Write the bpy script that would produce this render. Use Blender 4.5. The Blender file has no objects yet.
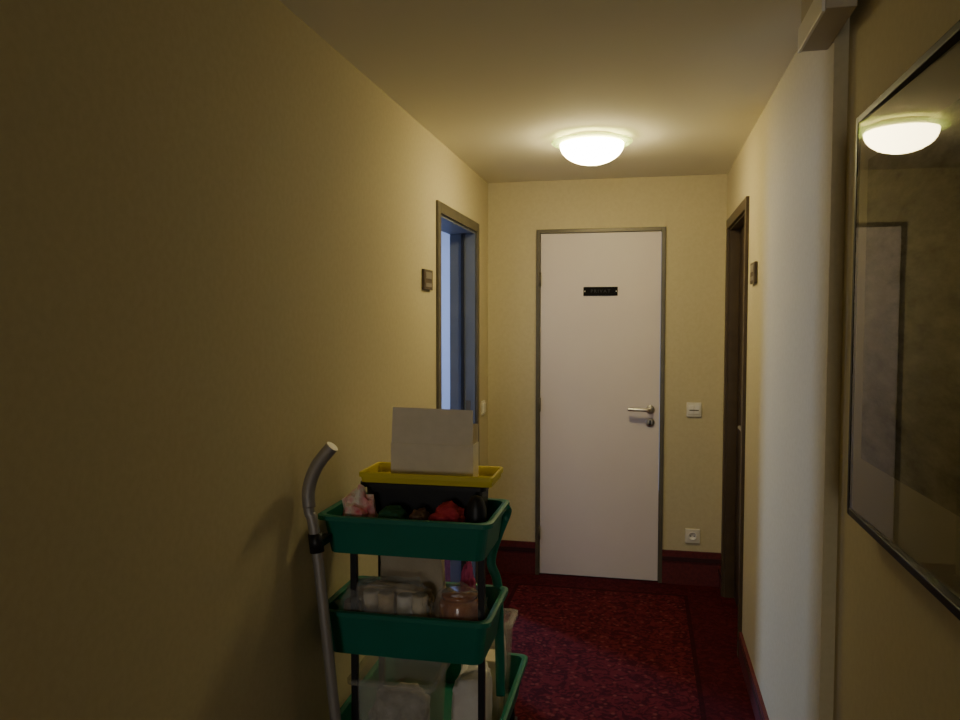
import bpy, bmesh, math, random
from mathutils import Vector, Matrix, noise
random.seed(3)
scene=bpy.context.scene
COL=scene.collection
CAMH=1.484; YAW=math.radians(12); PITCH=math.radians(2.9); F=776.0
cam_d=bpy.data.cameras.new('camera'); cam=bpy.data.objects.new('camera',cam_d)
COL.objects.link(cam)
cam.location=(0,0,CAMH); cam.rotation_euler=(math.pi/2-PITCH,0,YAW)
cam_d.sensor_width=36; cam_d.lens=F/960*36; cam_d.clip_start=0.02
scene.camera=cam

# ---------------- materials ----------------
def mat(name,col,rough=.6,metal=0,col2=None,nscale=20,bump=0,bscale=200,spec=.5,emis=None,estr=0,trans=0,coat=0,alpha=1,ior=1.45,detail=4,bdist=.01):
    m=bpy.data.materials.new(name); m.use_nodes=True
    nt=m.node_tree; b=nt.nodes['Principled BSDF']
    b.inputs['Base Color'].default_value=(*col,1); b.inputs['Roughness'].default_value=rough
    b.inputs['Metallic'].default_value=metal; b.inputs['Specular IOR Level'].default_value=spec
    b.inputs['Transmission Weight'].default_value=trans; b.inputs['Coat Weight'].default_value=coat
    b.inputs['Alpha'].default_value=alpha; b.inputs['IOR'].default_value=ior
    if emis: b.inputs['Emission Color'].default_value=(*emis,1); b.inputs['Emission Strength'].default_value=estr
    tc=nt.nodes.new('ShaderNodeTexCoord')
    if col2:
        n=nt.nodes.new('ShaderNodeTexNoise'); n.inputs['Scale'].default_value=nscale; n.inputs['Detail'].default_value=detail
        r=nt.nodes.new('ShaderNodeValToRGB'); r.color_ramp.elements[0].position=.35; r.color_ramp.elements[1].position=.65
        r.color_ramp.elements[0].color=(*col,1); r.color_ramp.elements[1].color=(*col2,1)
        nt.links.new(tc.outputs['Object'],n.inputs['Vector']); nt.links.new(n.outputs['Fac'],r.inputs['Fac']); nt.links.new(r.outputs['Color'],b.inputs['Base Color'])
    if bump:
        n=nt.nodes.new('ShaderNodeTexNoise'); n.inputs['Scale'].default_value=bscale; n.inputs['Detail'].default_value=3
        bp=nt.nodes.new('ShaderNodeBump'); bp.inputs['Strength'].default_value=bump; bp.inputs['Distance'].default_value=bdist
        nt.links.new(tc.outputs['Object'],n.inputs['Vector']); nt.links.new(n.outputs['Fac'],bp.inputs['Height']); nt.links.new(bp.outputs['Normal'],b.inputs['Normal'])
    return m
M_wall=mat('wallpaper',(.59,.52,.325),.8,col2=(.62,.55,.35),nscale=60,bump=.10,bscale=260,spec=.2,bdist=.003)
M_ceil=mat('ceiling_paint',(.85,.81,.66),.9,bump=.08,bscale=90,spec=.2,bdist=.004)
M_room=mat('room_paint',(.7,.72,.8),.8,bump=.1)
M_door=mat('door_white',(.76,.68,.66),.42,col2=(.78,.70,.68),nscale=3,spec=.4)
M_frame=mat('door_frame_bronze',(.12,.105,.07),.4,metal=.3,col2=(.15,.13,.09),nscale=8)
M_framer=mat('door_frame_brown',(.07,.045,.022),.45,col2=(.09,.06,.03),nscale=10)
M_jamb=mat('jamb_slate',(.12,.14,.18),.5,col2=(.15,.17,.21),nscale=5)
M_darkdoor=mat('door_dark_wood',(.035,.02,.013),.5,col2=(.05,.03,.02),nscale=12)
M_skirt=mat('skirting_burgundy',(.10,.012,.014),.6,col2=(.14,.018,.02),nscale=60,bump=.2)
M_skirt2=mat('skirting_dark',(.04,.006,.008),.6)
M_chrome=mat('brushed_steel',(.6,.58,.54),.3,metal=1)
M_alu=mat('aluminium_tube',(.36,.34,.32),.5,metal=.5)
M_plastw=mat('switch_plastic',(.78,.74,.62),.35)
M_black=mat('black_plastic',(.012,.012,.015),.45)
M_blackm=mat('black_engraved_plate',(.006,.006,.008),.7,spec=.15)
M_blackp=mat('black_powdercoat',(.02,.02,.024),.4)
M_green=mat('green_plastic',(.005,.165,.11),.45,col2=(.005,.185,.125),nscale=6)
M_yel=mat('yellow_plastic',(.72,.60,.04),.45)
M_card=mat('cardboard_pale',(.74,.67,.54),.85,col2=(.78,.71,.58),nscale=30)
M_white_red=mat('printed_packet',(.85,.80,.72),.5,col2=(.75,.12,.18),nscale=22,bump=.3)
M_red=mat('red_cloth',(.55,.05,.07),.85,col2=(.40,.02,.05),nscale=30,bump=.4)
M_whitec=mat('white_cloth',(.76,.72,.66),.85,col2=(.84,.81,.76),nscale=15,bump=.3)
M_mixed=mat('mixed_supplies',(.75,.70,.62),.7,col2=(.28,.22,.16),nscale=22,bump=.3)
M_stack=mat('beige_towel',(.50,.42,.30),.9,col2=(.56,.48,.35),nscale=15,bump=.3)
M_brown=mat('brown_packet',(.12,.06,.04),.5,col2=(.22,.15,.09),nscale=25)
M_cream=mat('cream_paper',(.80,.70,.54),.6,col2=(.70,.60,.44),nscale=25)
M_tan=mat('tan_paper',(.50,.36,.20),.6,col2=(.62,.48,.30),nscale=25)
M_amber=mat('amber_jar',(.30,.08,.03),.2,col2=(.48,.18,.07),nscale=30,coat=.5)
M_clear=mat('clear_plastic',(.95,.95,.92),.12,alpha=.20,spec=.9,bump=.4,bscale=25)
M_clearj=mat('clear_film',(.95,.9,.85),.12,alpha=.12,spec=.9,bump=.4,bscale=25)
M_tub=mat('translucent_tub',(.72,.70,.64),.25,alpha=.28,spec=.7)
M_mag=mat('magenta_cloth',(.6,.08,.2),.7)
M_beige=mat('beige_plastic',(.50,.44,.32),.5)
M_lit=mat('pale_diffuser',(.85,.82,.74),.4)
M_blackfr=mat('black_lacquer_frame',(.010,.009,.008),.45,spec=.3)
M_mat=mat('passepartout_cream',(.92,.90,.84),.8)
M_win=mat('window_frame_white',(.8,.8,.8),.4)

def carpet_mat(name,c1,c2,c3):
    m=bpy.data.materials.new(name); m.use_nodes=True; nt=m.node_tree; b=nt.nodes['Principled BSDF']
    b.inputs['Roughness'].default_value=.95; b.inputs['Specular IOR Level'].default_value=.1
    tc=nt.nodes.new('ShaderNodeTexCoord')
    v=nt.nodes.new('ShaderNodeTexVoronoi'); v.inputs['Scale'].default_value=26
    n=nt.nodes.new('ShaderNodeTexNoise'); n.inputs['Scale'].default_value=24; n.inputs['Detail'].default_value=6; n.inputs['Distortion'].default_value=1.8
    r=nt.nodes.new('ShaderNodeValToRGB'); r.color_ramp.elements[0].position=.44; r.color_ramp.elements[1].position=.57
    r.color_ramp.elements[0].color=(*c1,1); r.color_ramp.elements[1].color=(*c2,1)
    r2=nt.nodes.new('ShaderNodeValToRGB'); r2.color_ramp.elements[0].position=.14; r2.color_ramp.elements[1].position=.28
    r2.color_ramp.elements[0].color=(.8,.8,.8,1); r2.color_ramp.elements[1].color=(0,0,0,1)
    mx=nt.nodes.new('ShaderNodeMixRGB'); mx.inputs['Color2'].default_value=(*c3,1)
    nt.links.new(tc.outputs['Object'],v.inputs['Vector']); nt.links.new(tc.outputs['Object'],n.inputs['Vector'])
    nt.links.new(n.outputs['Fac'],r.inputs['Fac']); nt.links.new(v.outputs['Distance'],r2.inputs['Fac'])
    nt.links.new(r2.outputs['Color'],mx.inputs['Fac']); nt.links.new(r.outputs['Color'],mx.inputs['Color1']); nt.links.new(mx.outputs['Color'],b.inputs['Base Color'])
    n2=nt.nodes.new('ShaderNodeTexNoise'); n2.inputs['Scale'].default_value=400
    bp=nt.nodes.new('ShaderNodeBump'); bp.inputs['Strength'].default_value=.5; bp.inputs['Distance'].default_value=.005
    nt.links.new(tc.outputs['Object'],n2.inputs['Vector']); nt.links.new(n2.outputs['Fac'],bp.inputs['Height']); nt.links.new(bp.outputs['Normal'],b.inputs['Normal'])
    return m
M_car=carpet_mat('carpet_field',(.050,.005,.008),(.12,.013,.017),(.20,.045,.038))
M_carb=carpet_mat('carpet_border',(.050,.0045,.008),(.080,.008,.012),(.10,.014,.016))
M_carl=carpet_mat('carpet_stripe',(.030,.003,.005),(.04,.004,.007),(.05,.006,.008))

# ---------------- mesh helpers ----------------
def obj(name,me,parent=None,loc=(0,0,0)):
    o=bpy.data.objects.new(name,me); COL.objects.link(o); o.location=loc
    if parent is not None:
        o.parent=parent; o.location=Vector(loc)-parent.location
    return o
def empty(name,loc):
    e=bpy.data.objects.new(name,None); COL.objects.link(e); e.location=loc; e.empty_display_size=.1; return e
def boxes(name,bl,mats,parent=None,bevel=0):
    xs=[v for b in bl for v in b[0:2]]; ys=[v for b in bl for v in b[2:4]]; zs=[v for b in bl for v in b[4:6]]
    c=Vector(((min(xs)+max(xs))/2,(min(ys)+max(ys))/2,(min(zs)+max(zs))/2))
    bm=bmesh.new()
    for b in bl:
        x0,x1,y0,y1,z0,z1=b[:6]; mi=b[6] if len(b)>6 else 0
        vs=[bm.verts.new(Vector(p)-c) for p in ((x0,y0,z0),(x1,y0,z0),(x1,y1,z0),(x0,y1,z0),(x0,y0,z1),(x1,y0,z1),(x1,y1,z1),(x0,y1,z1))]
        for f in ((0,3,2,1),(4,5,6,7),(0,1,5,4),(1,2,6,5),(2,3,7,6),(3,0,4,7)):
            fc=bm.faces.new([vs[i] for i in f]); fc.material_index=mi
    me=bpy.data.meshes.new(name); bm.to_mesh(me); bm.free()
    for m in (mats if isinstance(mats,(list,tuple)) else [mats]): me.materials.append(m)
    o=obj(name,me,parent,c)
    if bevel:
        md=o.modifiers.new('bevel','BEVEL'); md.width=bevel; md.segments=3; md.limit_method='ANGLE'
        me.polygons.foreach_set('use_smooth',[True]*len(me.polygons)); 
        wn=o.modifiers.new('wn','WEIGHTED_NORMAL')
    return o
def sheet(name,quads,m,parent,th=0):
    c=Vector(quads[0][0]); bm=bmesh.new()
    for q in quads: bm.faces.new([bm.verts.new(Vector(p)-c) for p in q])
    bmesh.ops.remove_doubles(bm,verts=bm.verts,dist=1e-4)
    me=bpy.data.meshes.new(name); bm.to_mesh(me); bm.free(); me.materials.append(m)
    o=obj(name,me,parent,c)
    if th: s=o.modifiers.new('solid','SOLIDIFY'); s.thickness=th; s.offset=0
    return o
def lathe(name,prof,mats,center,parent=None,axis='Z',seg=48,matidx=None):
    bm=bmesh.new(); rings=[]
    for r,h in prof:
        if r<1e-6: rings.append([bm.verts.new((0,0,h))])
        else: rings.append([bm.verts.new((r*math.cos(2*math.pi*i/seg),r*math.sin(2*math.pi*i/seg),h)) for i in range(seg)])
    for k in range(len(rings)-1):
        a,b=rings[k],rings[k+1]
        for i in range(seg):
            j=(i+1)%seg
            if len(a)==1 and len(b)==1: continue
            if len(a)==1: f=bm.faces.new((a[0],b[j],b[i]))
            elif len(b)==1: f=bm.faces.new((a[i],a[j],b[0]))
            else: f=bm.faces.new((a[i],a[j],b[j],b[i]))
            f.smooth=True
            if matidx: f.material_index=matidx[k]
    bmesh.ops.recalc_face_normals(bm,faces=bm.faces)
    if axis=='Y': bmesh.ops.rotate(bm,verts=bm.verts,matrix=Matrix.Rotation(math.pi/2,3,'X'))
    if axis=='X': bmesh.ops.rotate(bm,verts=bm.verts,matrix=Matrix.Rotation(math.pi/2,3,'Y'))
    me=bpy.data.meshes.new(name); bm.to_mesh(me); bm.free()
    for m in (mats if isinstance(mats,(list,tuple)) else [mats]): me.materials.append(m)
    return obj(name,me,parent,center)
def smooth_path(pts,n=8):
    out=[]; P=[Vector(p) for p in pts]
    for i in range(len(P)-1):
        p0=P[max(i-1,0)];p1=P[i];p2=P[i+1];p3=P[min(i+2,len(P)-1)]
        for k in range(n):
            t=k/n
            out.append(.5*((2*p1)+(-p0+p2)*t+(2*p0-5*p1+4*p2-p3)*t*t+(-p0+3*p1-3*p2+p3)*t**3))
    out.append(P[-1]); return out
def tube(name,pts,r,m,parent=None,smooth=False,seg=14,rx=None):
    P=smooth_path(pts) if smooth else [Vector(p) for p in pts]
    c=P[0].copy(); bm=bmesh.new(); rings=[]; up=Vector((0.02,1,0.01)).normalized()
    for i,p in enumerate(P):
        t=(P[min(i+1,len(P)-1)]-P[max(i-1,0)]).normalized()
        if abs(t.dot(up))>.95: up=Vector((1,0,0.1)).normalized()
        s=t.cross(up).normalized(); u=s.cross(t).normalized(); up=u
        rings.append([bm.verts.new(p-c+s*(rx or r)*math.cos(2*math.pi*k/seg)+u*r*math.sin(2*math.pi*k/seg)) for k in range(seg)])
    for a,b in zip(rings,rings[1:]):
        for k in range(seg):
            f=bm.faces.new((a[k],a[(k+1)%seg],b[(k+1)%seg],b[k])); f.smooth=True
    bm.faces.new(rings[0][::-1]); bm.faces.new(rings[-1])
    bmesh.ops.recalc_face_normals(bm,faces=bm.faces)
    me=bpy.data.meshes.new(name); bm.to_mesh(me); bm.free(); me.materials.append(m)
    return obj(name,me,parent,c)
def blob(name,c,d,m,parent=None,amp=.25,fr=2.2,seed=0,sub=4,boxy=1.0,smooth=True):
    bm=bmesh.new(); bmesh.ops.create_icosphere(bm,subdivisions=sub,radius=1)
    P=[]
    for v in bm.verts:
        p=v.co.copy()
        if boxy<1: p=Vector([math.copysign(abs(q)**boxy,q) for q in p])
        n=noise.fractal(v.co*fr+Vector((seed*7.1,seed*3.3,0)),1,2,3)
        n2=noise.noise(v.co*fr*3+Vector((seed,0,seed)))
        p*=1+amp*n+amp*.35*abs(n2)
        P.append(p)
    mn=[min(p[i] for p in P) for i in range(3)]; mx=[max(p[i] for p in P) for i in range(3)]
    for v,p in zip(bm.verts,P):
        q=[((p[i]-mn[i])/(mx[i]-mn[i])-.5) for i in range(3)]
        q[2]=max(q[2],-.42)
        v.co=Vector((q[0]*d[0],q[1]*d[1],(q[2]+.5-.08)/.92*d[2]-d[2]/2))
    for f in bm.faces: f.smooth=smooth
    me=bpy.data.meshes.new(name); bm.to_mesh(me); bm.free(); me.materials.append(m)
    return obj(name,me,parent,c)
def tray(name,x0,x1,y0,y1,z0,z1,m,parent,taper=.014,th=.004,rim=.014,rr=.03):
    def rr_ring(ax0,ax1,ay0,ay1,z,r,n=6):
        pts=[]
        for (cx,cy,a0) in ((ax1-r,ay1-r,0),(ax0+r,ay1-r,90),(ax0+r,ay0+r,180),(ax1-r,ay0+r,270)):
            for k in range(n+1):
                a=math.radians(a0+90*k/n); pts.append((cx+r*math.cos(a),cy+r*math.sin(a),z))
        return pts
    t=taper
    L=[(t,z0),(0,z1-.012),(-rim*.2,z1-.012),(-rim,z1-.012),(-rim,z1),(-rim*.4,z1+.002),(th,z1),(t+th,z0+th)]
    c=Vector(((x0+x1)/2,(y0+y1)/2,(z0+z1)/2)); bm=bmesh.new(); rings=[]
    for off,z in L:
        rings.append([bm.verts.new(Vector(p)-c) for p in rr_ring(x0+off,x1-off,y0+off,y1-off,z,rr)])
    n=len(rings[0])
    for a,b in zip(rings,rings[1:]):
        for k in range(n):
            bm.faces.new((a[k],a[(k+1)%n],b[(k+1)%n],b[k]))
    bm.faces.new(rings[0][::-1]); bm.faces.new(rings[-1])
    bmesh.ops.recalc_face_normals(bm,faces=bm.faces)
    me=bpy.data.meshes.new(name); bm.to_mesh(me); bm.free(); me.materials.append(m)
    return obj(name,me,parent,c)

# ---------------- room shell ----------------
XL,XR,YD,H=-.9,.43,4.456,2.281
XN=.462           # near part of right wall is set back a little
YS=2.00           # position of the step
T=.13; YB=-5.0
def floorquad(bm,x0,x1,y0,y1,mi,z=0):
    f=bm.faces.new([bm.verts.new(p) for p in ((x0,y0,z),(x1,y0,z),(x1,y1,z),(x0,y1,z))]); f.material_index=mi
bm=bmesh.new()
lx0,lx1,rx0,rx1=-.70,-.680,.220,.24; ye=4.25; yf=4.27
floorquad(bm,lx1,rx0,YB,ye,0)
floorquad(bm,lx0,lx1,YB,yf,1); floorquad(bm,rx0,rx1,YB,yf,1); floorquad(bm,lx1,rx0,ye,yf,1)
floorquad(bm,-3.5,lx0,YB-.1,6.9,2); floorquad(bm,rx1,.9,YB-.1,6.9,2); floorquad(bm,lx0,rx1,yf,6.9,2); floorquad(bm,lx0,rx1,YB-.1,YB,2)
me=bpy.data.meshes.new('floor'); bm.to_mesh(me); bm.free()
for m in (M_car,M_carl,M_carb): me.materials.append(m)
obj('floor',me)
boxes('ceiling',[(-3.5,.9,YB-.1,6.9,H,H+.1)],M_ceil)
LY0,LY1,LZ=3.35,4.12,1.965
boxes('wall_left',[(XL-T,XL,YB-.1,LY0,0,H),(XL-T,XL,LY1,YD+.1,0,H),(XL-T,XL,LY0,LY1,LZ,H)],M_wall)
RY0,RY1,RZ=3.55,4.29,1.97
boxes('wall_right',[(XR,XR+T,YS,RY0,0,H),(XR,XR+T,RY1,YD+.1,0,H),(XR,XR+T,RY0,RY1,RZ,H),(XN,XR+T,YB-.1,YS,0,H)],M_wall)
DX0,DX1,DZ=-.600,.094,1.99
boxes('wall_back',[(XL-T,DX0,YD,YD+.12,0,H),(DX1,XR+T,YD,YD+.12,0,H),(DX0,DX1,YD,YD+.12,DZ,H)],M_wall)
boxes('wall_front',[(XL-T,-.75,YB-.1,YB,0,H),(.3,XR+T,YB-.1,YB,0,H),(-.75,.3,YB-.1,YB,0,.8),(-.75,.3,YB-.1,YB,2.1,H)],M_wall)
w=empty('added_rear_window',(-.225,YB-.05,1.45))  # unseen window, added behind the camera as an opening for the fill light
boxes('window_sash',[(-.75,-.71,YB-.07,YB-.03,.8,2.1),(.26,.3,YB-.07,YB-.03,.8,2.1),(-.71,.26,YB-.07,YB-.03,.8,.84),(-.71,.26,YB-.07,YB-.03,2.06,2.1),(-.24,-.21,YB-.07,YB-.03,.84,2.06)],M_win,w)
boxes('wall_side_room_back',[(-3.5,XL-T,6.8,6.9,0,H)],M_room)
WY0,WY1=5.45,6.15; WZ0,WZ1=.85,2.2
boxes('wall_side_room_window',[(-3.5,-3.4,2.8,WY0,0,H),(-3.5,-3.4,WY1,6.9,0,H),(-3.5,-3.4,WY0,WY1,0,WZ0),(-3.5,-3.4,WY0,WY1,WZ1,H)],M_room)
boxes('wall_side_room_near',[(-3.5,XL-T,2.7,2.8,0,H)],M_room)
boxes('wall_side_room_partition',[(XL-T,XL-T+.1,YD+.12,6.9,0,H)],M_room)
boxes('wall_closet_right',[(XR+.3,XR+.4,3.3,4.5,0,H)],M_room)
w=empty('window_1',(-3.45,5.8,1.1))
boxes('window_sash',[(-3.46,-3.43,WY0,WY0+.03,WZ0,WZ1),(-3.46,-3.43,WY1-.03,WY1,WZ0,WZ1),(-3.46,-3.43,WY0,WY1,WZ0,WZ0+.03),(-3.46,-3.43,WY0,WY1,WZ1-.03,WZ1)],M_win,w)

# door_1 (end of corridor)
d1=empty('door_1',(-.253,YD,0))
boxes('leaf',[(DX0+.010,DX1-.010,YD-.004,YD+.036,.008,DZ-.010)],M_door,d1,bevel=.002)
fw=.014
boxes('frame',[(DX0-fw,DX0+.008,YD-.014,YD+.05,0,DZ+fw),(DX1-.008,DX1+fw,YD-.014,YD+.05,0,DZ+fw),(DX0+.008,DX1-.008,YD-.014,YD+.05,DZ-.008,DZ+fw)],M_frame,d1,bevel=.002)
for i,z in enumerate((.25,1.0,1.72)):
    lathe('hinge_%d'%(i+1),[(0,-.04),(.006,-.04),(.006,.04),(0,.04)],M_frame,(DX0+.009,YD-.016,z),d1,seg=16)
hx,hy,hz=.033,YD-.004,.985
lathe('handle_rosette',[(0,0),(.025,0),(.025,.006),(.021,.009),(0,.009)],M_chrome,(hx,hy,hz),d1,axis='Y',seg=32)
tube('handle_lever',[(hx,hy,hz),(hx,hy-.03,hz),(hx-.006,hy-.046,hz),(hx-.03,hy-.05,hz+.001),(hx-.075,hy-.05,hz+.002),(hx-.122,hy-.047,hz+.003)],.0105,M_chrome,d1,smooth=True)
lathe('lock_rosette',[(0,0),(.025,0),(.025,.006),(.021,.009),(0,.009)],M_chrome,(hx,hy,.912),d1,axis='Y',seg=32)
boxes('lock_cylinder',[(hx-.005,hx+.005,hy-.013,hy-.008,.897,.925)],M_black,d1,bevel=.002)
npz=1.65
s=empty('door_nameplate',(-.249,YD-.006,npz))
boxes('plate',[(-.345,-.153,YD-.010,YD-.004,npz-.025,npz+.025)],M_blackm,s,bevel=.002)
for i,xx in enumerate((-.337,-.161)):
    lathe('screw_%d'%(i+1),[(0,0),(.004,0),(.003,.002),(0,.002)],M_lit,(xx,YD-.010,npz),s,axis='Y',seg=16)
tc=bpy.data.curves.new('lettering','FONT'); tc.body='PRIVAT'; tc.size=.026; tc.align_x='CENTER'; tc.align_y='CENTER'; tc.extrude=.0004; tc.space_character=1.4
tc.materials.append(mat('engraving_grey',(.06,.06,.07),.7))
to=obj('lettering',tc,s,(-.249,YD-.0105,npz)); to.rotation_euler=(math.pi/2,0,0)

d2=empty('door_2',(XL,(LY0+LY1)/2,0))
a=.045
boxes('architrave',[(XL-.0,XL+.012,LY0-a,LY0+.004,0,LZ+a),(XL,XL+.012,LY1-.004,LY1+a,0,LZ+a),(XL,XL+.012,LY0+.004,LY1-.004,LZ-.004,LZ+a)],M_frame,d2,bevel=.002)
boxes('lining',[(XL-T-.01,XL,LY0-.0,LY0+.015,0,LZ),(XL-T-.01,XL,LY1-.015,LY1,0,LZ),(XL-T-.01,XL,LY0+.015,LY1-.015,LZ-.015,LZ)],M_jamb,d2)
boxes('stop',[(XL-.075,XL-.06,LY1-.03,LY1-.015,0,LZ-.015)],M_black,d2)
boxes('leaf',[(XL-T-.78,XL-T-.02,LY0-.045,LY0-.005,.008,LZ-.02)],M_door,d2,bevel=.002)
boxes('strike_plate',[(XL-.05,XL-.025,LY1-.017,LY1-.0145,.88,1.05)],M_frame,d2)
d3=empty('door_3',(XR,(RY0+RY1)/2,0))
boxes('architrave',[(XR-.014,XR,RY0-a,RY0+.004,0,RZ+a),(XR-.014,XR,RY1-.004,RY1+a,0,RZ+a),(XR-.014,XR,RY0+.004,RY1-.004,RZ-.004,RZ+a)],M_framer,d3,bevel=.002)
boxes('lining',[(XR,XR+T,RY0,RY0+.012,0,RZ),(XR,XR+T,RY1-.012,RY1,0,RZ),(XR,XR+T,RY0+.012,RY1-.012,RZ-.012,RZ)],M_framer,d3)
boxes('leaf',[(XR+.05,XR+.09,RY0+.012,RY1-.012,.008,RZ-.012)],M_darkdoor,d3)
tube('handle_lever',[(XR+.05,RY0+.09,.99),(XR+.012,RY0+.09,.99),(XR+.004,RY0+.11,.99),(XR+.004,RY0+.20,.99)],.009,M_chrome,d3)

def sk_y(name,x,sg,segs,h=.19):
    bl=[]
    for y0,y1 in segs:
        for (z0,z1,t,mi) in ((0,h*.70,.012,0),(h*.70,h*.82,.018,1),(h*.82,h,.014,0)):
            xa,xb=(x,x+sg*t); bl.append((min(xa,xb),max(xa,xb),y0,y1,z0,z1,mi))
    return boxes(name,bl,[M_skirt,M_skirt2],bevel=0)
def sk_x(name,y,segs,h=.19):
    bl=[]
    for x0,x1 in segs:
        for (z0,z1,t,mi) in ((0,h*.70,.012,0),(h*.70,h*.82,.018,1),(h*.82,h,.014,0)):
            bl.append((x0,x1,y-t,y,z0,z1,mi))
    return boxes(name,bl,[M_skirt,M_skirt2])
sk_y('baseboard_left',XL,1,[(YB,LY0-a),(LY1+a,YD)],.14)
sk_y('baseboard_right',XR,-1,[(YS,RY0-a),(RY1+a,YD)],.12)
sk_y('baseboard_right_near',XN,-1,[(YB,YS)],.12)
sk_x('baseboard_back',YD,[(XL,DX0-fw),(DX1+fw,XR)])

# ceiling lamp
lx,ly=-.235,3.44
M_dome=mat('opal_glass_lit',(.9,.85,.7),.3,emis=(1,.825,.42),estr=48)
M_rim=mat('green_tinted_glass_rim',(.50,.65,.30),.15,emis=(.70,.85,.16),estr=1.1,spec=.7,alpha=.6)
cl=empty('ceiling_lamp',(lx,ly,H))
lathe('base',[(0,0),(.115,0),(.115,-.03),(0,-.03)],M_plastw,(lx,ly,H),cl)
lathe('glass_rim',[(.115,-.016),(.170,-.020),(.175,-.024),(.170,-.028),(.13,-.032),(.115,-.032)],M_rim,(lx,ly,H),cl,seg=64)
lathe('dome',[(.138,-.033)]+[(.138*math.cos(t),-.033-.086*math.sin(t)) for t in [math.radians(x) for x in range(8,90,8)]]+[(0,-.119)],M_dome,(lx,ly,H),cl,seg=64)

M_inset=mat('plaque_inset',(.22,.19,.15),.4)
def plaque(name,x,sg,y0,y1,z):
    e=empty(name,(x,(y0+y1)/2,z))
    boxes('plate',[(min(x,x+sg*.012),max(x,x+sg*.012),y0,y1,z-.042,z+.042)],M_framer,e,bevel=.002)
    xa=x+sg*.0135
    boxes('inset',[(min(x+sg*.01,xa),max(x+sg*.01,xa),y0+.02,y1-.02,z+.004,z+.032),(min(x+sg*.01,xa),max(x+sg*.01,xa),y0+.02,y1-.02,z-.030,z-.014)],M_inset,e)
plaque('room_number_sign',XL,1,3.08,3.21,1.655)
plaque('room_number_sign.001',XR,-1,3.22,3.35,1.675)
e=empty('light_switch',(.271,YD,.99))
boxes('plate',[(.231,.311,YD-.009,YD,.95,1.03)],M_plastw,e,bevel=.003)
boxes('rocker',[(.241,.2695,YD-.014,YD-.008,.966,1.014),(.2725,.301,YD-.014,YD-.008,.966,1.014)],M_lit,e,bevel=.002)
boxes('marker',[(.246,.296,YD-.0155,YD-.0135,.984,.990)],M_frame,e)
e=empty('light_switch.001',(XL,4.30,.99))
boxes('plate',[(XL,XL+.009,4.26,4.34,.95,1.03)],M_plastw,e,bevel=.003)
boxes('rocker',[(XL+.008,XL+.014,4.272,4.328,.962,1.018)],M_lit,e,bevel=.002)
e=empty('wall_socket',(.272,YD,.278))
boxes('plate',[(.232,.312,YD-.009,YD,.238,.318)],M_plastw,e,bevel=.003)
lathe('well',[(.024,0),(.024,.004),(.019,.004),(.019,.0005),(0,.0005)],M_lit,(.272,YD-.009,.278),e,axis='Y',seg=32)
for i,dx in enumerate((-.0095,.0095)):
    lathe('pin_hole_%d'%(i+1),[(0,0),(.003,0),(.003,.001),(0,.001)],M_black,(.272+dx,YD-.0095,.278),e,axis='Y',seg=12)

# box luminaire near ceiling
e=empty('emergency_light',(.395,1.93,H))
boxes('housing',[(.367,.430,1.795,2.07,2.145,H)],M_beige,e,bevel=.003)
boxes('diffuser_edge',[(.360,.368,1.80,2.066,2.141,2.20)],M_lit,e,bevel=.002)

# picture
PX=XN-.042
PY0,PY1,PZ0,PZ1=.66,1.745,1.078,1.900
e=empty('framed_picture',(PX,1.14,1.5))
fwid=.015
boxes('frame',[(PX,XN,PY0,PY0+fwid,PZ0,PZ1),(PX,XN,PY1-fwid,PY1,PZ0,PZ1),(PX,XN,PY0+fwid,PY1-fwid,PZ0,PZ0+fwid),(PX,XN,PY0+fwid,PY1-fwid,PZ1-fwid,PZ1)],M_blackfr,e,bevel=.002)
def pane(name,off,my,mzb,mzt,m):
    """sheet slightly turned inside the deep frame"""
    y0,y1=PY0+fwid+my,PY1-fwid-my; z0,z1=PZ0+fwid+mzb,PZ1-fwid-mzt
    X=lambda y: PX+off+.001+.023*(PY1-y)/(PY1-PY0)
    return sheet(name,[[(X(y0),y0,z0),(X(y0),y0,z1),(X(y1),y1,z1),(X(y1),y1,z0)]],m,e)
pane('passepartout',.005,0,0,0,M_mat)
ma=bpy.data.materials.new('misty_engraving'); ma.use_nodes=True; nt=ma.node_tree; b=nt.nodes['Principled BSDF']; b.inputs['Roughness'].default_value=.8
tcn=nt.nodes.new('ShaderNodeTexCoord'); n=nt.nodes.new('ShaderNodeTexNoise'); n.inputs['Scale'].default_value=7; n.inputs['Detail'].default_value=10; n.inputs['Roughness'].default_value=.72
mp=nt.nodes.new('ShaderNodeMapping'); mp.inputs['Rotation'].default_value=(.6,0,0); mp.inputs['Scale'].default_value=(1,.8,3.0)
r=nt.nodes.new('ShaderNodeValToRGB'); r.color_ramp.elements[0].position=.34; r.color_ramp.elements[0].color=(.16,.16,.145,1); r.color_ramp.elements[1].position=.66; r.color_ramp.elements[1].color=(.58,.58,.55,1)
nt.links.new(tcn.outputs['Object'],mp.inputs['Vector']); nt.links.new(mp.outputs['Vector'],n.inputs['Vector']); nt.links.new(n.outputs['Fac'],r.inputs['Fac']); nt.links.new(r.outputs['Color'],b.inputs['Base Color'])
pane('print',.0035,.06,.115,.085,ma)
mg=bpy.data.materials.new('picture_glass'); mg.use_nodes=True; nt=mg.node_tree; nt.nodes.clear()
out=nt.nodes.new('ShaderNodeOutputMaterial'); tr=nt.nodes.new('ShaderNodeBsdfTransparent'); gl=nt.nodes.new('ShaderNodeBsdfGlossy'); gl.inputs['Roughness'].default_value=.01
fr=nt.nodes.new('ShaderNodeFresnel'); fr.inputs['IOR'].default_value=1.5; mx=nt.nodes.new('ShaderNodeMixShader')
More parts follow.
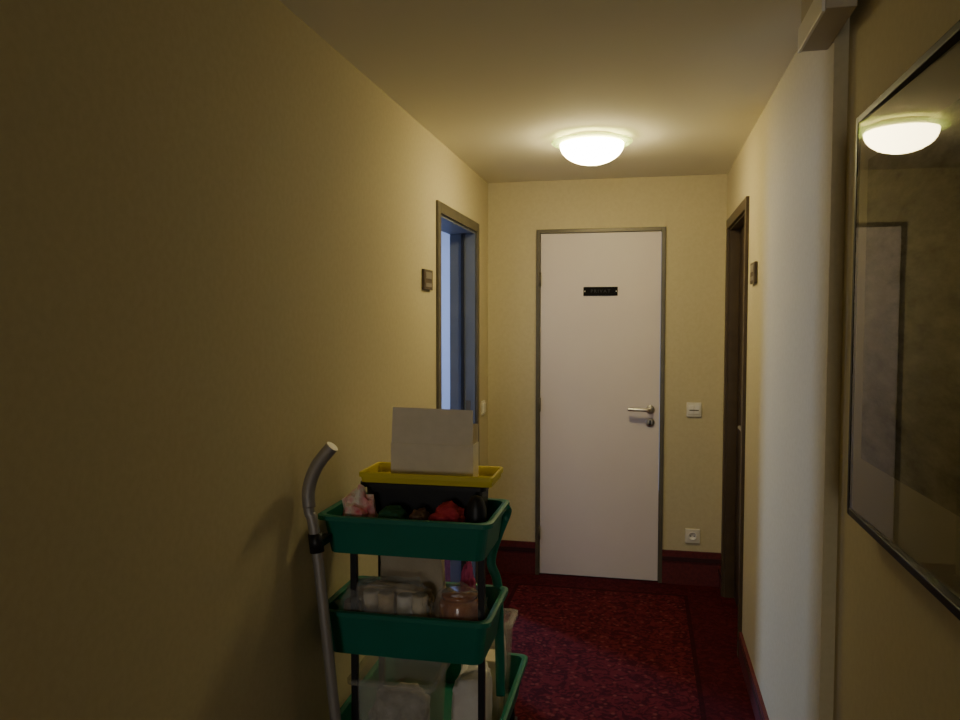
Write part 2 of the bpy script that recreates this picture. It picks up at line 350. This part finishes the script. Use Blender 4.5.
nt.links.new(fr.outputs[0],mx.inputs[0]); nt.links.new(tr.outputs[0],mx.inputs[1]); nt.links.new(gl.outputs[0],mx.inputs[2]); nt.links.new(mx.outputs[0],out.inputs['Surface'])
gp=pane('glass',0,0,0,0,mg)
if gp.data.polygons[0].normal.x>0: gp.data.flip_normals()

# ---------------- cleaning cart ----------------
cx0,cx1,cy0,cy1=-.866,-.400,1.972,2.25
cart=empty('cleaning_cart',(-.64,2.2,0))
tray('top_tray',cx0,cx1,cy0,cy1,.844,.951,M_green,cart)
tray('middle_tray',cx0,cx1-.004,cy0,cy1,.562,.687,M_green,cart)
tray('bottom_tray',cx0,cx1+.004,cy0,2.60,.21,.328,M_green,cart)
posts=[(-.80,cy1+.03),(-.53,cy1+.03),(-.79,cy0+.05),(-.425,cy0+.05)]
for i,(x,y) in enumerate(posts):
    if i<2:
        boxes('post_%d'%(i+1),[(x-.009,x+.009,y-.009,y+.009,.10,.84)],M_blackp,cart,bevel=.002)
    else:
        boxes('post_%d'%(i+1),[(x-.009,x+.009,y-.009,y+.009,.675,.846),(x-.009,x+.009,y-.009,y+.009,.32,.565),(x-.009,x+.009,y-.009,y+.009,.10,.212)],M_blackp,cart,bevel=.002)
boxes('shelf_brackets',[(-.80,-.53,cy1+.022,cy1+.036,.80,.815),(-.80,-.53,cy1+.022,cy1+.036,.60,.615)],M_blackp,cart)
tube('end_bracket',[(-.392,2.20,.945),(-.396,2.245,.915),(-.425,2.255,.84),(-.445,2.255,.76),(-.425,2.255,.69),(-.42,2.26,.50),(-.42,2.28,.34)],.007,M_green,cart,smooth=True,rx=.014)
tube('end_bracket_brace',[(-.396,2.24,.90),(-.44,2.262,.89),(-.452,2.262,.80)],.008,M_green,cart,smooth=True)
ry0,ry1=1.98,2.60
boxes('base_rails',[(cx0+.02,cx0+.05,ry0,ry1,.085,.11),(cx1-.05,cx1-.02,ry0,ry1,.085,.11),(cx0+.05,cx1-.05,ry0,ry0+.03,.085,.11),(cx0+.05,cx1-.05,ry1-.03,ry1,.085,.11)],M_blackp,cart)
boxes('base_uprights',[(cx0+.025,cx0+.045,2.56,2.58,.11,.215),(cx1-.045,cx1-.025,2.56,2.58,.11,.215)],M_blackp,cart)
for i,(x,y) in enumerate(((cx0+.035,2.02),(cx1-.035,2.02),(cx0+.035,2.56),(cx1-.035,2.56))):
    lathe('caster_wheel_%d'%(i+1),[(0,-.011),(.026,-.011),(.03,-.007),(.03,.007),(.026,.011),(0,.011)],M_black,(x,y,.03),cart,axis='X',seg=24)
    boxes('caster_fork_%d'%(i+1),[(x-.018,x-.013,y-.012,y+.012,.03,.088),(x+.013,x+.018,y-.012,y+.012,.03,.088),(x-.018,x+.018,y-.014,y+.014,.07,.088)],M_chrome,cart)
tube('push_handle',[(-.76,1.90,.03),(-.80,1.90,.43),(-.850,1.90,.90),(-.868,1.90,.98),(-.868,1.90,1.04),(-.845,1.90,1.10),(-.805,1.90,1.148)],.0145,M_alu,cart,smooth=True,seg=18)
tube('handle_grip',[(-.868,1.90,.99),(-.868,1.90,1.04),(-.845,1.90,1.10),(-.800,1.90,1.155)],.0175,M_alu,cart,smooth=True,seg=18)
tube('handle_collar',[(-.846,1.90,.87),(-.852,1.90,.92)],.019,M_black,cart,seg=18)
boxes('handle_clamp',[(-.86,-.835,1.90,1.975,.88,.90)],M_black,cart,bevel=.002)

# contents top tray
tz=.850
blob('crumpled_packet',(-.785,2.045,tz+.088),(.115,.105,.176),M_white_red,None,amp=.5,seed=1,fr=1.6,smooth=False,sub=3)
blob('green_cloth',(-.680,2.04,tz+.058),(.085,.10,.116),mat('green_cloth',(.03,.12,.06),.9,bump=.3),None,amp=.2,seed=5,boxy=.6)
blob('brown_packet',(-.605,2.04,tz+.058),(.055,.09,.118),M_brown,None,amp=.2,seed=9,boxy=.6)
blob('red_rag',(-.525,2.04,tz+.069),(.10,.10,.138),M_red,None,amp=.3,seed=2,boxy=.7)
bb=empty('black_storage_bin',(-.62,2.17,tz))
tray('bin_body',-.79,-.445,2.11,2.235,tz,1.018,M_black,bb,taper=.006,rr=.02)
sb=empty('spray_bottle',(-.445,2.05,tz))
lathe('bottle_cap',[(0,0),(.026,0),(.028,.01),(.028,.12),(.022,.14),(.014,.155),(0,.16)],M_black,(-.445,2.045,tz),sb,seg=24)
yt=empty('yellow_tray',(-.61,2.17,1.02))
tray('tray_body',-.795,-.410,2.085,2.245,1.022,1.050,M_yel,yt,taper=.002,rim=.004,rr=.010)
cb=empty('cardboard_box',(-.60,2.17,1.03))
cz=1.027; X0,X1=-.722,-.476; Y0,Y1=2.145,2.22; zt=1.128
boxes('carton_body',[(X0,X1,Y0,Y0+.003,cz,zt),(X0,X1,Y1-.003,Y1,cz,zt),(X0,X0+.003,Y0+.003,Y1-.003,cz,zt),(X1-.003,X1,Y0+.003,Y1-.003,cz,zt),(X0+.003,X1-.003,Y0+.003,Y1-.003,cz,cz+.003)],M_card,cb)
sheet('raised_flap',[[(X0+.002,Y0+.0015,zt+.001),(X1-.001,Y0+.0015,zt+.001),(X1-.003,Y0+.012,1.228),(X0+.003,Y0+.012,1.232)]],M_card,cb,.003)
sheet('rear_flap',[[(X0+.002,Y1-.0015,zt),(X1-.002,Y1-.0015,zt),(X1-.006,Y1+.02,zt+.05),(X0+.006,Y1+.02,zt+.05)]],M_card,cb,.003)

# middle tray contents
mz=.568
cups=empty('bag_of_paper_cups',(-.7,2.1,mz))
cm=[M_brown,M_cream,M_tan,M_whitec,M_cream]
for i in range(5):
    x=-.805+.050*i; hh=(.12,.145,.15,.14,.15)[i]
    lathe('cup_%d'%(i+1),[(0,0),(.019,0),(.024,hh-.005),(.021,hh),(0,hh-.007)],cm[i],(x,2.045+.02*(i%2),mz+.003),cups,seg=24)
blob('folded_napkins',(-.70,2.105,mz+.082),(.24,.05,.16),M_tan,cups,amp=.2,seed=21,boxy=.5)
blob('plastic_wrap',(-.71,2.055,mz+.096),(.28,.15,.192),M_clear,cups,amp=.16,fr=3.5,seed=4,boxy=.6,smooth=False)
jar=empty('bagged_jam_jar',(-.50,2.05,mz))
lathe('jar_body',[(0,0),(.050,0),(.056,.01),(.056,.135),(.048,.15),(0,.15)],M_amber,(-.495,2.055,mz+.003),jar,seg=32)
lathe('jar_lid',[(0,.15),(.050,.15),(.050,.162),(0,.162)],M_amber,(-.495,2.055,mz+.003),jar,seg=32)
blob('plastic_wrap',(-.493,2.055,mz+.092),(.155,.14,.184),M_clearj,jar,amp=.16,fr=3.5,seed=6,boxy=.6,smooth=False)
blob('towel_stack',(-.67,2.19,mz+.13),(.20,.06,.26),M_stack,None,amp=.08,seed=8,boxy=.4)
blob('magenta_cloth',(-.50,2.19,mz+.11),(.05,.05,.22),M_mag,None,amp=.3,seed=11)
# bottom tray contents
bz=.215
t1=empty('storage_tub',(-.68,2.1,bz))
tray('tub_body',-.80,-.57,2.02,2.22,bz,.475,M_tub,t1,taper=.012,rr=.02)
blob('tub_filling',(-.69,2.12,bz+.10),(.18,.15,.19),M_mixed,t1,amp=.25,seed=12,boxy=.6)
t2=empty('storage_tub.001',(-.46,2.48,bz))
tray('tub_body',-.53,-.425,2.44,2.56,bz,.50,M_tub,t2,taper=.012,rr=.02)
blob('tub_filling',(-.478,2.50,bz+.13),(.075,.09,.25),M_whitec,t2,amp=.2,seed=17,boxy=.6)
blob('folded_towels',(-.48,2.15,bz+.13),(.10,.2,.26),M_whitec,None,amp=.12,seed=14,boxy=.5)
boxes('paper_packet',[(-.55,-.43,2.30,2.39,bz,bz+.22)],M_cream,None,bevel=.006)

# ---------------- lights ----------------
def area(name,loc,rot,sx,sy,e,col):
    l=bpy.data.lights.new(name,'AREA'); l.shape='RECTANGLE'; l.size=sx; l.size_y=sy; l.energy=e; l.color=col
    o=bpy.data.objects.new(name,l); COL.objects.link(o); o.location=loc; o.rotation_euler=rot; return o
src=Vector((-3.62,6.00,1.50)); v=Vector((XR,2.3,1.3))-src
area('window_daylight',src,v.to_track_quat('-Z','Y').to_euler(),.32,1.0,115,(.38,.54,1.0))
area('corridor_rear_fill',(-.225,YB-.25,1.45),(math.pi/2,0,0),1.0,1.2,38,(1,.95,.88))  # added neutral fill from behind, brightens cart and other surfaces facing the camera

w=bpy.data.worlds.new('world'); scene.world=w; w.use_nodes=True
w.node_tree.nodes['Background'].inputs[0].default_value=(.5,.65,1,1); w.node_tree.nodes['Background'].inputs[1].default_value=.6
